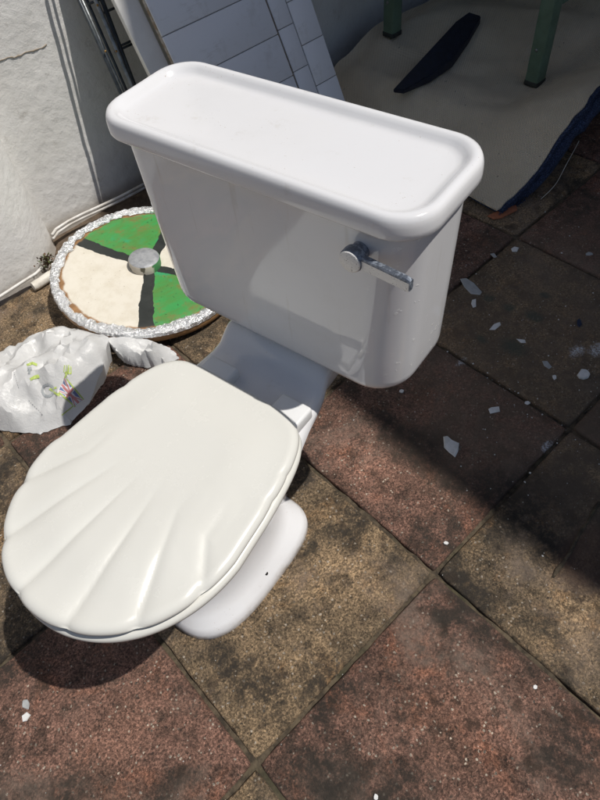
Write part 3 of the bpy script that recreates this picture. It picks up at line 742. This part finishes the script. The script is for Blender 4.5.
# ================================================================== ALONG THE WALL FOOT
def cable(px, z, r, label):
    pts = []
    for k in range(len(px) - 1):
        for s in range(6):
            q_ = at(lerp(px[k][0], px[k + 1][0], s / 6), lerp(px[k][1], px[k + 1][1], s / 6), z); q_.z += .002 * nz(q_, 9); pts.append(q_)
    v, f = tube_mesh(pts, r, 8)
    return tag(link('cable', from_pydata('cable', v, f), M['white_cable']), label, 'cable', 'white cables along the wall foot')
cable([(52, 235), (56, 229), (68, 221), (82, 214), (98, 207), (120, 197), (150, 181)], .022, .0045, 'upper white cable run along the foot of the shaded wall')
cable([(53, 239), (58, 232), (70, 224), (84, 217), (100, 210), (122, 200), (152, 184)], .010, .0045, 'lower white cable touching the soil below the shaded wall')
cable([(-40, 319), (-18, 307), (0, 296), (20, 283), (36, 273), (43, 266)], .016, .0045, 'white cable along the foot of the pier at the photo edge')
p0, p1 = at(33, 287, .016), at(62, 268, .016); p1 = p0 + (p1 - p0) * 1.25
pts = [p0.lerp(p1, k / 10) for k in range(11)]
v, f = tube_mesh([q_ + Vector((0, 0, .0015 * nz(q_, 40))) for q_ in pts], [.0125] + [.0138 + .0008 * nz(q_, 60) for q_ in pts[1:]], 12)
tag(sharp(link('white_stick', from_pydata('white_stick', v, f), M['white_stick']), 50), 'short white painted rod poking out from under the disc', 'stick')
wr = thing('weed', at(50, 266), 0, 'small brown and green weed growing at the foot of the pier', 'weed')
for nm, mt, cnt in (('leaves', 'leaf_green', 90), ('dry_leaves', 'leaf_brown', 110)):
    v, f = [], []
    for k in range(cnt):
        a = random.uniform(0, 6.28); r = abs(random.gauss(0, .024)); base = Vector((r * cos(a), r * sin(a) * .8, random.uniform(0, .034)))
        d = Vector((random.uniform(-1, 1), random.uniform(-1, 1), random.uniform(0, 1.2))).normalized(); s = d.cross(Vector((random.random(), random.random(), .3))).normalized(); L = random.uniform(.005, .012); i0 = len(v)
        v += [base, base + d * L * .5 + s * L * .32, base + d * L, base + d * L * .5 - s * L * .32]; f.append((i0, i0 + 1, i0 + 2, i0 + 3))
    o = link(nm, from_pydata(nm, v, f), M[mt], wr, False); o['kind'] = 'stuff'

# ================================================================== THINGS LEANING ON THE WALL
def lean_box(name, xa, xb, yb, th, s0, s1, thick, mat, parent, bev=.002):
    """a board lying in the plane y = yb + z tan th between x = xa..xb; s0..s1 measured up its slope"""
    bm = box_bm(xb - xa, thick, s1 - s0, bev, 2)
    o = link(name, bm, mat, parent)
    lx = Vector((1, 0, 0)); lz = Vector((0, sin(radians(th)), cos(radians(th)))); ly = lz.cross(lx)
    c = Vector(((xa + xb) / 2, yb, 0)) + lz * ((s0 + s1) / 2) + ly * (thick / 2)
    mw = Matrix.Identity(4)
    for r in range(3): mw[r][0] = lx[r]; mw[r][1] = ly[r]; mw[r][2] = lz[r]; mw[r][3] = c[r]
    o.matrix_world = mw
    return sharp(o, 50)
TB, TT = 1.08, 26.0
cosT = cos(radians(TT))
bpy.context.view_layer.update()
# panel A: wide tiles
pa = thing('tiled_panel', (1.06, TB, 0), 0, 'leaning panel of wide pale grey tiles behind the cistern', 'tiled panel', 'tiled panels leaning on the wall'); bpy.context.view_layer.update()
lean_box('backing_board', .900, 1.246, TB, TT, .02, .96, .012, M['panel_edge'], pa)
step = .1015 / cosT; z0 = .374 / cosT - 3 * step
for k in range(-1, 7):
    a = z0 + k * step; b = a + step
    if b < .03 or a > .94: continue
    o = lean_box('tile', .9015, 1.2435, TB, TT, max(a, .022) + .0011, min(b, .955) - .0011, .006, M['tile'], pa, .0012)
    lz = Vector((0, sin(radians(TT)), cos(radians(TT)))); nrm_ = lz.cross(Vector((1, 0, 0)))
    o.location -= nrm_ * .0065
lean_box('grout', .903, 1.242, TB, TT, .024, .953, .002, M['grout'], pa, 0).location -= nrm_ * .0022
# panel B: a narrow and a wider column of smaller tiles
pb = thing('tiled_panel', (1.33, TB, 0), 0, 'leaning panel of smaller grey tiles in two columns next to the carpet', 'tiled panel', 'tiled panels leaning on the wall'); bpy.context.view_layer.update()
YB2 = TB + .004
lean_box('backing_board', 1.250, 1.402, YB2, TT, .02, .95, .012, M['panel_edge'], pb)
def zrow(x, y): return at_lean(x, y, YB2, TT).z / cosT
for (xa, xb, za, stp) in ((1.252, 1.3105, zrow(283, 28), None), (1.3145, 1.400, zrow(309, 42), None)):
    stp = (zrow(283, 28) - zrow(296.5, 70.5)) if xa < 1.3 else (zrow(309, 42) - zrow(324, 81.5))
    kk = -int(za / stp) - 1
    for k in range(kk, 8):
        a = za + k * stp; b = a + stp
        if b < .03 or a > .94: continue
        o = lean_box('tile', xa, xb, YB2, TT, max(a, .022) + .0011, min(b, .945) - .0011, .006, M['tile'], pb, .0012); o.location -= nrm_ * .0065
lean_box('grout', 1.253, 1.399, YB2, TT, .024, .943, .002, M['grout'], pb, 0).location -= nrm_ * .0022
# narrow white board in front of them
BYB, BTH = 1.10, 26.0
e = [at_lean(x, y, BYB, BTH) for x, y in ((112, 0), (150, 0), (152, 75), (172, 62))]
wb = lean_box('white_board', (e[0].x + e[2].x) / 2, min(.897, (e[1].x + e[3].x) / 2 + .004), BYB, BTH, .004, .98, .018, M['board_white'], None)
tag(wb, 'narrow smooth white board leaning on the wall behind the cistern', 'board')
# folded metal rack
rack = thing('metal_rack', (.82, 1.31, 0), 0, 'dark folded metal rack of thin tubes leaning on the shaded wall', 'rack'); bpy.context.view_layer.update()
RB, RT = 1.30, 15.5
def rp_(x, s): return Vector((x, RB + s * sin(radians(RT)), s * cos(radians(RT)))) - rack.location
def rackline(px1, px2):
    a = at_lean(*px1, RB, RT); b = at_lean(*px2, RB, RT); return a, b
for nm, A, B, rad, mt, dy_ in (('rack_tube', (79, 0), (122, 96), .0050, 'rack_dark', 0), ('rack_tube', (84, 0), (127, 96), .0036, 'rack_light', .012), ('rack_tube', (95, 0), (133, 90), .0065, 'rack_light', -.004), ('rack_tube', (103, 0), (137, 90), .0062, 'rack_dark', .006), ('rack_tube', (90, 0), (130, 92), .0042, 'rack_dark', .02)):
    a, b = rackline(A, B); d = (a - b).normalized(); foot = b - d * (b.z / d.z) + d * .008; top = b + d * ((.70 - b.z) / d.z)
    off = Vector((0, dy_, 0)); pts = [foot + off - rack.location, foot.lerp(top, .5) + off - rack.location, top + off - rack.location]
    v, f = tube_mesh(pts, rad, 10); link(nm, from_pydata(nm, v, f), M[mt], rack)
for (xa, ya), ln in (((92, 4), .11), ((117, 49), .085), ((118, 52), .085), ((104, 14), .10)):
    a = at_lean(xa, ya, RB, RT) - rack.location; v, f = tube_mesh([a + Vector((-.005, .008, 0)), a + Vector((ln, .008, 0))], .0032, 8)
    link('cross_wire', from_pydata('cross_wire', v, f), M['rack_dark'], rack)
for xx, yy in ((95, 4), (114, 50), (103, 50), (127, 91)):
    a = at_lean(xx, yy, RB, RT) - rack.location + Vector((0, -.012, 0)); bm = bmesh.new(); bmesh.ops.create_uvsphere(bm, u_segments=10, v_segments=6, radius=.0032); bmesh.ops.translate(bm, verts=bm.verts[:], vec=a); link('rivet', bm, M['rivet_brass'], rack)

# ================================================================== CARPET
carpet = thing('carpet', (1.7, 1.0, 0), 0, 'folded navy carpet lying with its woven beige backing upwards under the table', 'carpet'); bpy.context.view_layer.update()
def ctop(x, y):
    xe = 1.415 + .10 * sstep(.75, 1.25, y) + .012 * sin(y * 9)
    u = (x - xe)
    z = .020 + .110 * sstep(-.02, lerp(.34, .15, sstep(.80, 1.15, y)), u) + .035 * sstep(.2, .8, u)
    z += .018 * sstep(.95, 1.32, y) * sstep(.0, .25, u) * (1 - .35 * sstep(.3, .7, u)) + .022 * sin(x * 7 + y * 5) * sstep(0, .3, u) + .016 * nz((x, y, 0), 4.5, 2) * sstep(.02, .2, u) + .008 * (1 - abs(nz((x, y, 0), 7, 5)) * 3) * sstep(.02, .2, u)
    z -= .03 * sstep(1.30, 1.43, y)
    # hollow along the near edge where the fold lifts
    z += .065 * sstep(.78, .56, y) * sstep(.15, .4, u)
    return z
def cxy(u, v_):
    y = lerp(.555, 1.43, v_); x0_ = 1.415 + .10 * sstep(.75, 1.25, y) + .012 * sin(y * 9)
    x = lerp(x0_, 2.95, u)
    if v_ < .02: y += .006 * nz((x, 0, 0), 30)
    y += (.035 * sstep(.4, 1.0, u) * 0 - .025 * sin(u * 9) * (1 - v_)) + .012 * nz((x, 0, 0), 9) * (1 - v_)
    return x, y
NU, NV = 120, 70
def sheet(z_off, thick, grow, name, mat):
    v, f = [], []
    for lay in (0, 1):
        for j in range(NV + 1):
            for i in range(NU + 1):
                x, y = cxy(i / NU, j / NV); z = ctop(x, y) + z_off - lay * thick
                if j == 0: y -= grow + (.004 * nz((x, lay, 0), 90) if grow else 0)
                if i == 0: x += grow
                if lay and grow: z += .004 * nz((x, y, 0), 70)
                v.append((x - 1.7, y - 1.0, max(z, .003 if lay else .006)))
    n = (NU + 1) * (NV + 1)
    for j in range(NV):
        for i in range(NU):
            a = j * (NU + 1) + i; b = (a, a + 1, a + NU + 2, a + NU + 1); f.append(b); f.append(tuple(n + k for k in reversed(b)))
    def side(lst):
        for a, b in zip(lst[:-1], lst[1:]): f.append((b, a, n + a, n + b))
    side([i for i in range(NU + 1)][::-1][::-1]); side([j * (NU + 1) for j in range(NV + 1)][::-1])
    side([NV * (NU + 1) + i for i in range(NU + 1)][::-1]); side([j * (NU + 1) + NU for j in range(NV + 1)])
    o = link(name, from_pydata(name, v, f), mat, carpet); bm = bmesh.new(); bm.from_mesh(o.data); bmesh.ops.recalc_face_normals(bm, faces=bm.faces[:]); bm.to_mesh(o.data); bm.free()
    return sharp(o, 60)
sheet(0, .005, 0.0, 'backing', M['backing'])
sheet(-.0055, .018, .010, 'pile', M['pile'])
pts, rd = [], []
for k in range(90):
    u = k / 89 * .98 + .012; x, y = cxy(u, 0); r = lerp(.008, .030, sstep(.0, .14, u)) * (1 + .12 * nz((x, 0, 0), 14)); pts.append((x - 1.7, y - 1.0 + .006 + .008 * nz((x, 2, 0), 8), max(r + .003, min(ctop(x, y), ctop(x, y + .03)) - .022 - r))); rd.append(r)
v, f = tube_mesh(pts, rd, 14); v = [Vector(q_) + Vector((0, nz(q_, 60), nz(q_, 60, 5))) * .004 for q_ in v]
link('rolled_edge', from_pydata('rolled_edge', v, f), M['pile'], carpet)
# fuzzy fringe along the near edge
v, f = [], []
for k in range(5200):
    u = random.random() ** 1.3; x, y = cxy(u, 0); z = ctop(x, y) - random.uniform(.001, .055); L = random.uniform(.004, .011)
    d = Vector((random.gauss(0, .5), -1, random.gauss(-.3, .6))).normalized(); b = Vector((x - 1.7, y - 1.0 - .008, max(z, .003))); s = Vector((random.uniform(-1, 1), 0, random.uniform(-1, 1))).normalized() * .0011; i0 = len(v)
    v += [b - s, b + s, b + d * L]; f.append((i0, i0 + 1, i0 + 2))
o = link('pile_fringe', from_pydata('pile_fringe', v, f), M['pile'], carpet, False); o['kind'] = 'stuff'
# the fold underneath
rings = []
for i in range(60):
    x = lerp(1.62, 2.95, i / 59); top = ctop(x, .7) - .034; bulge = .02 * sin(x * 6) + .012 * nz((x, 0, 0), 5); k0 = sstep(1.60, 1.70, x); top *= lerp(.6, 1, k0)
    ring = []
    for q_ in range(20):
        a = 2 * pi * q_ / 20; yy = .66 + bulge + (.30 * (1 - cos(a)) if False else 0)
        ring.append((x - 1.7, .96 + .30 * math.copysign(abs(cos(a)) ** .5, cos(a)) * lerp(.9, 1, k0) - 1.0 + bulge * (cos(a) < 0), max(.003, top / 2 + top / 2 * math.copysign(abs(sin(a)) ** .7, sin(a)))))
    rings.append(ring)
v, f = loft(rings); link('lower_fold', from_pydata('lower_fold', v, f), M['backing'], carpet)
# loose thread
q0 = at(579, 141, .11); q1 = at(566, 172, .05); q2 = at(541, 200, .004); pts = []
for k in range(20):
    s = k / 19; p_ = q0.lerp(q1, s).lerp(q1.lerp(q2, s), s); pts.append(p_ + Vector((.006 * sin(s * 9), .004 * sin(s * 7), 0)) - carpet.location)
v, f = tube_mesh(pts, .0008, 5); link('thread', from_pydata('thread', v, f), M['white_stick'], carpet)
# navy offcut lying on it
def oc(x, y, h): 
    p_ = at(x, y, .12)
    for _ in range(8): p_ = at(x, y, ctop(p_.x, p_.y) + h)
    return p_
v = []; PO = [(393, 93), (404, 94), (430, 83), (452, 68), (468, 45), (480, 24), (468, 20), (455, 30)]
for h in (.003, .030):
    for k, (x, y) in enumerate(PO): 
        q_ = oc(x, y, .003); v.append((q_.x, q_.y, q_.z + (h - .003) * (1 if k in (2, 3, 4, 5, 6, 7) else .5)))
n = len(PO); f = [tuple(range(n)), tuple(range(2 * n - 1, n - 1, -1))] + [(k, n + k, n + (k + 1) % n, (k + 1) % n) for k in range(n)]
bm = bmesh.new(); me = from_pydata('tmp', v, f); bm.from_mesh(me); bmesh.ops.recalc_face_normals(bm, faces=bm.faces[:]); bmesh.ops.bevel(bm, geom=bm.edges[:], offset=.003, segments=2, affect='EDGES')
tag(sharp(link('carpet_offcut', bm, M['navy_dark'])), 'wedge-shaped navy offcut lying on the beige carpet backing', 'carpet offcut')

# ================================================================== GREEN TABLE
def leg_at(x, y):
    p_ = at(x, y, .13)
    for _ in range(10): p_ = at(x, y, ctop(p_.x, p_.y))
    return p_
LA = leg_at(534, 84); LB = leg_at(392, 36); 
tbl = thing('green_table', (LA.x, LA.y, LA.z), 0, 'dark green metal table standing on the folded carpet', 'table'); bpy.context.view_layer.update()
HT = .62
def leg(pos, dx_=.0, wdt=.046):
    bm = box_bm(wdt, wdt, HT, .004, 2, (0, 0, HT / 2 + .012))
    o = link('leg', bm, M['green_paint'], tbl); o.location = Vector(pos) - tbl.location; sharp(o, 50)
    ft = link('foot_cap', box_bm(wdt + .003, wdt + .003, .016, .003, 2, (0, 0, .009)), M['green_dark'], o); sharp(ft, 50)
    for zz in (.11, .36):
        bm = bmesh.new(); bmesh.ops.create_uvsphere(bm, u_segments=10, v_segments=6, radius=.0055); b_ = link('bolt', bm, M['bolt_steel'], o); b_.scale = (.5, 1, 1); b_.location = (-wdt / 2 - .0005, .004, zz)
    return o
zb = LA.z
legs = [LA, LB, Vector((LA.x + 1.0, LA.y, 0)), Vector((LA.x + 1.0, LB.y, 0))]
for k, L_ in enumerate(legs):
    L_ = L_.copy(); L_.z = zb if k == 0 else max(ctop(min(L_.x, 2.9), L_.y), 0) + .002; leg(L_)
def rail(a, b, hgt, thick):
    a, b = Vector(a), Vector(b); d = b - a; L = d.length
    o = link('rail', box_bm(L, thick, hgt, .003, 2), M['green_paint'], tbl); o.location = (a + b) / 2 - tbl.location; o.rotation_euler = (0, 0, atan2(d.y, d.x)); return sharp(o, 50)
x_, ya_, yb_ = LA.x, LA.y, LB.y
rail((x_ + .026, yb_, zb + .24), (x_ + .974, yb_, zb + .24), .05, .02); rail((x_ + .026, ya_, zb + .24), (x_ + .974, ya_, zb + .24), .05, .02)
rail((x_, ya_ + .026, zb + .52), (x_, yb_ - .026, zb + .52), .08, .02); rail((x_ + .026, ya_, zb + .57), (x_ + .974, ya_, zb + .57), .08, .02); rail((x_ + .026, yb_, zb + .57), (x_ + .974, yb_, zb + .57), .08, .02)
o = link('table_top', box_bm(1.16, (yb_ - ya_) + .16, .03, .006, 2), M['green_paint'], tbl); o.location = Vector((x_ + .5, (ya_ + yb_) / 2, zb + HT + .029)) - tbl.location; sharp(o, 50)

# ================================================================== BITS ON THE PAVING
def chip(name, outline, z, thick, mat, label, cat, lift=0.0, group='flakes scattered on the paving'):
    pts = [at(x, y, .002) for x, y in outline]; c = sum(pts, Vector()) / len(pts); n = len(pts)
    if sum((pts[k] - c).cross(pts[(k + 1) % n] - c).z for k in range(n)) < 0: pts.reverse()
    v = []
    for zz, kk in ((.0015, .94), (thick * .6, 1.0), (thick, .88)):
        for k, p_ in enumerate(pts): v.append(((p_.x - c.x) * kk, (p_.y - c.y) * kk, zz + lift * (k / n) + .0008 * random.random()))
    f = [tuple(range(n - 1, -1, -1)), tuple(range(2 * n, 3 * n))]
    for r in (0, 1):
        for k in range(n): f.append((r * n + k, r * n + (k + 1) % n, (r + 1) * n + (k + 1) % n, (r + 1) * n + k))
    o = link(name, from_pydata(name, v, f), M[mat], None, False); o.location = (c.x, c.y, 0)
    return tag(o, label, cat, group)
def blob(x, y, rx, ry, n=7):
    a0 = random.random() * 6; return [(x + rx * random.uniform(.7, 1.15) * cos(a0 + 2 * pi * k / n), y + ry * random.uniform(.7, 1.15) * sin(a0 + 2 * pi * k / n)) for k in range(n)]
chip('plaster_flake', [(443, 438), (447, 437), (452, 441), (459, 444), (458, 452), (455, 458), (449, 453), (444, 448)], 0, .005, 'chip_white', 'largest white plaster flake lying on the red slab right of the cistern', 'flake', .004)
chip('plaster_flake', [(460, 279), (466, 278), (474, 283), (482, 292), (480, 295), (471, 294), (464, 287)], 0, .003, 'chip_grey', 'long pale grey flake just right of the cistern side', 'flake')
chip('plaster_flake', [(488, 410), (491, 408), (499, 407), (500, 412), (490, 414)], 0, .004, 'chip_white', 'small white flake above and right of the largest flake', 'flake', .003)
chip('plaster_flake', [(489, 330), (494, 324), (500, 322), (501, 325), (495, 330)], 0, .003, 'chip_white', 'slim white flake below the long grey flake', 'flake')
chip('plaster_flake', [(516, 339), (525, 340), (526, 343), (521, 343)], 0, .003, 'chip_white', 'thin white sliver below the green paint stains', 'flake')
chip('plaster_flake', [(542, 361), (547, 361), (552, 367), (549, 369), (544, 366)], 0, .003, 'chip_grey', 'grey flake left of the white plaster lump', 'flake')
chip('plaster_lump', blob(583, 375, 6.5, 5, 9), 0, .010, 'chip_white', 'white plaster lump below the powder near the right photo edge', 'plaster lump', group='plaster crumbs')
chip('plaster_flake', [(511, 249), (514, 247), (519, 248), (517, 252), (512, 252)], 0, .004, 'chip_white', 'white flake beside the slab corner in front of the carpet', 'flake')
chip('plaster_flake', [(490, 254), (494, 253), (497, 257), (494, 258)], 0, .003, 'chip_grey', 'small grey flake in the joint between cistern and carpet', 'flake')
chip('plaster_flake', [(472, 300), (476, 299), (476, 307), (473, 308), (471, 304)], 0, .004, 'chip_white', 'small upright white crumb just below the long grey flake', 'flake')
chip('plaster_flake', blob(589, 254, 4, 2, 6), 0, .003, 'chip_grey', 'pale grey chip on the shaded slab right of the carpet corner', 'flake')
chip('plaster_flake', blob(401.5, 391.5, 3, 2, 6), 0, .005, 'chip_white', 'white crumb right under the corner of the cistern', 'flake')
chip('plaster_flake', blob(527.5, 403, 3.5, 2, 6), 0, .003, 'chip_white', 'white crumb halfway between the plaster lump and the largest flake', 'flake')
chip('plaster_flake', blob(554.5, 377, 2.6, 3, 6), 0, .003, 'chip_white', 'white crumb just left of the plaster lump', 'flake')
chip('plaster_flake', blob(26, 704.5, 4.6, 5.5, 9), 0, .003, 'chip_grey', 'round grey flake on the red slab at the lower left', 'flake')
chip('plaster_flake', [(22, 716), (27, 712), (31, 715), (27, 721), (23, 722)], 0, .004, 'chip_white', 'white flake touching the round grey one at the lower left', 'flake')
chip('plaster_flake', blob(376, 797, 3, 4, 7), 0, .004, 'chip_white', 'white chip at the bottom edge of the photo', 'flake')
chip('plaster_flake', blob(535, 687, 2.6, 2.6, 6), 0, .003, 'chip_white', 'white crumb at the far right on the near red slab', 'flake')
chip('plaster_flake', blob(446, 543, 2.6, 2, 6), 0, .003, 'chip_white', 'white crumb above the crossing of the slab joints', 'flake')
chip('plastic_bit', blob(579, 323, 3, 4, 6), 0, .004, 'chip_blue', 'tiny navy scrap on the dark slab near the powder', 'scrap', group='scraps')
sh = chip('tile_shard', [(487, 217), (502, 210), (516, 206), (517, 211), (501, 219), (493, 220)], 0, .008, 'terracotta', 'terracotta tile shard in front of the carpet corner', 'tile shard', group='scraps')
# fine grit
v, f = [], []
def grain(x, y, r):
    i0 = len(v); a0 = random.random() * 6; h = r * random.uniform(.4, .9)
    for k in range(4): v.append((x + r * cos(a0 + k * pi / 2) * random.uniform(.6, 1.2), y + r * sin(a0 + k * pi / 2) * random.uniform(.6, 1.2), .0008))
    v.append((x, y, h + .001)); f.extend([(i0 + k, i0 + (k + 1) % 4, i0 + 4) for k in range(4)])
for k in range(900):
    px_, py_ = random.gauss(530, 55), random.gauss(360, 60); q_ = at(px_, py_); grain(q_.x, q_.y, .0005 + .0032 * random.random() ** 4)
for k in range(60):
    q_ = at(583 + random.gauss(0, 14), 362 + random.gauss(0, 12)); grain(q_.x, q_.y, random.uniform(.001, .003))
for k in range(900):
    xx, yy = random.uniform(-.5, 1.8), random.uniform(-.7, 1.3); grain(xx, yy, random.uniform(.0004, .0013))
g_ = link('grit', from_pydata('grit', v, f), M['chip_white'], None, False)
tag(g_, 'fine white plaster grit sprinkled over the paving', 'grit', kind='stuff')
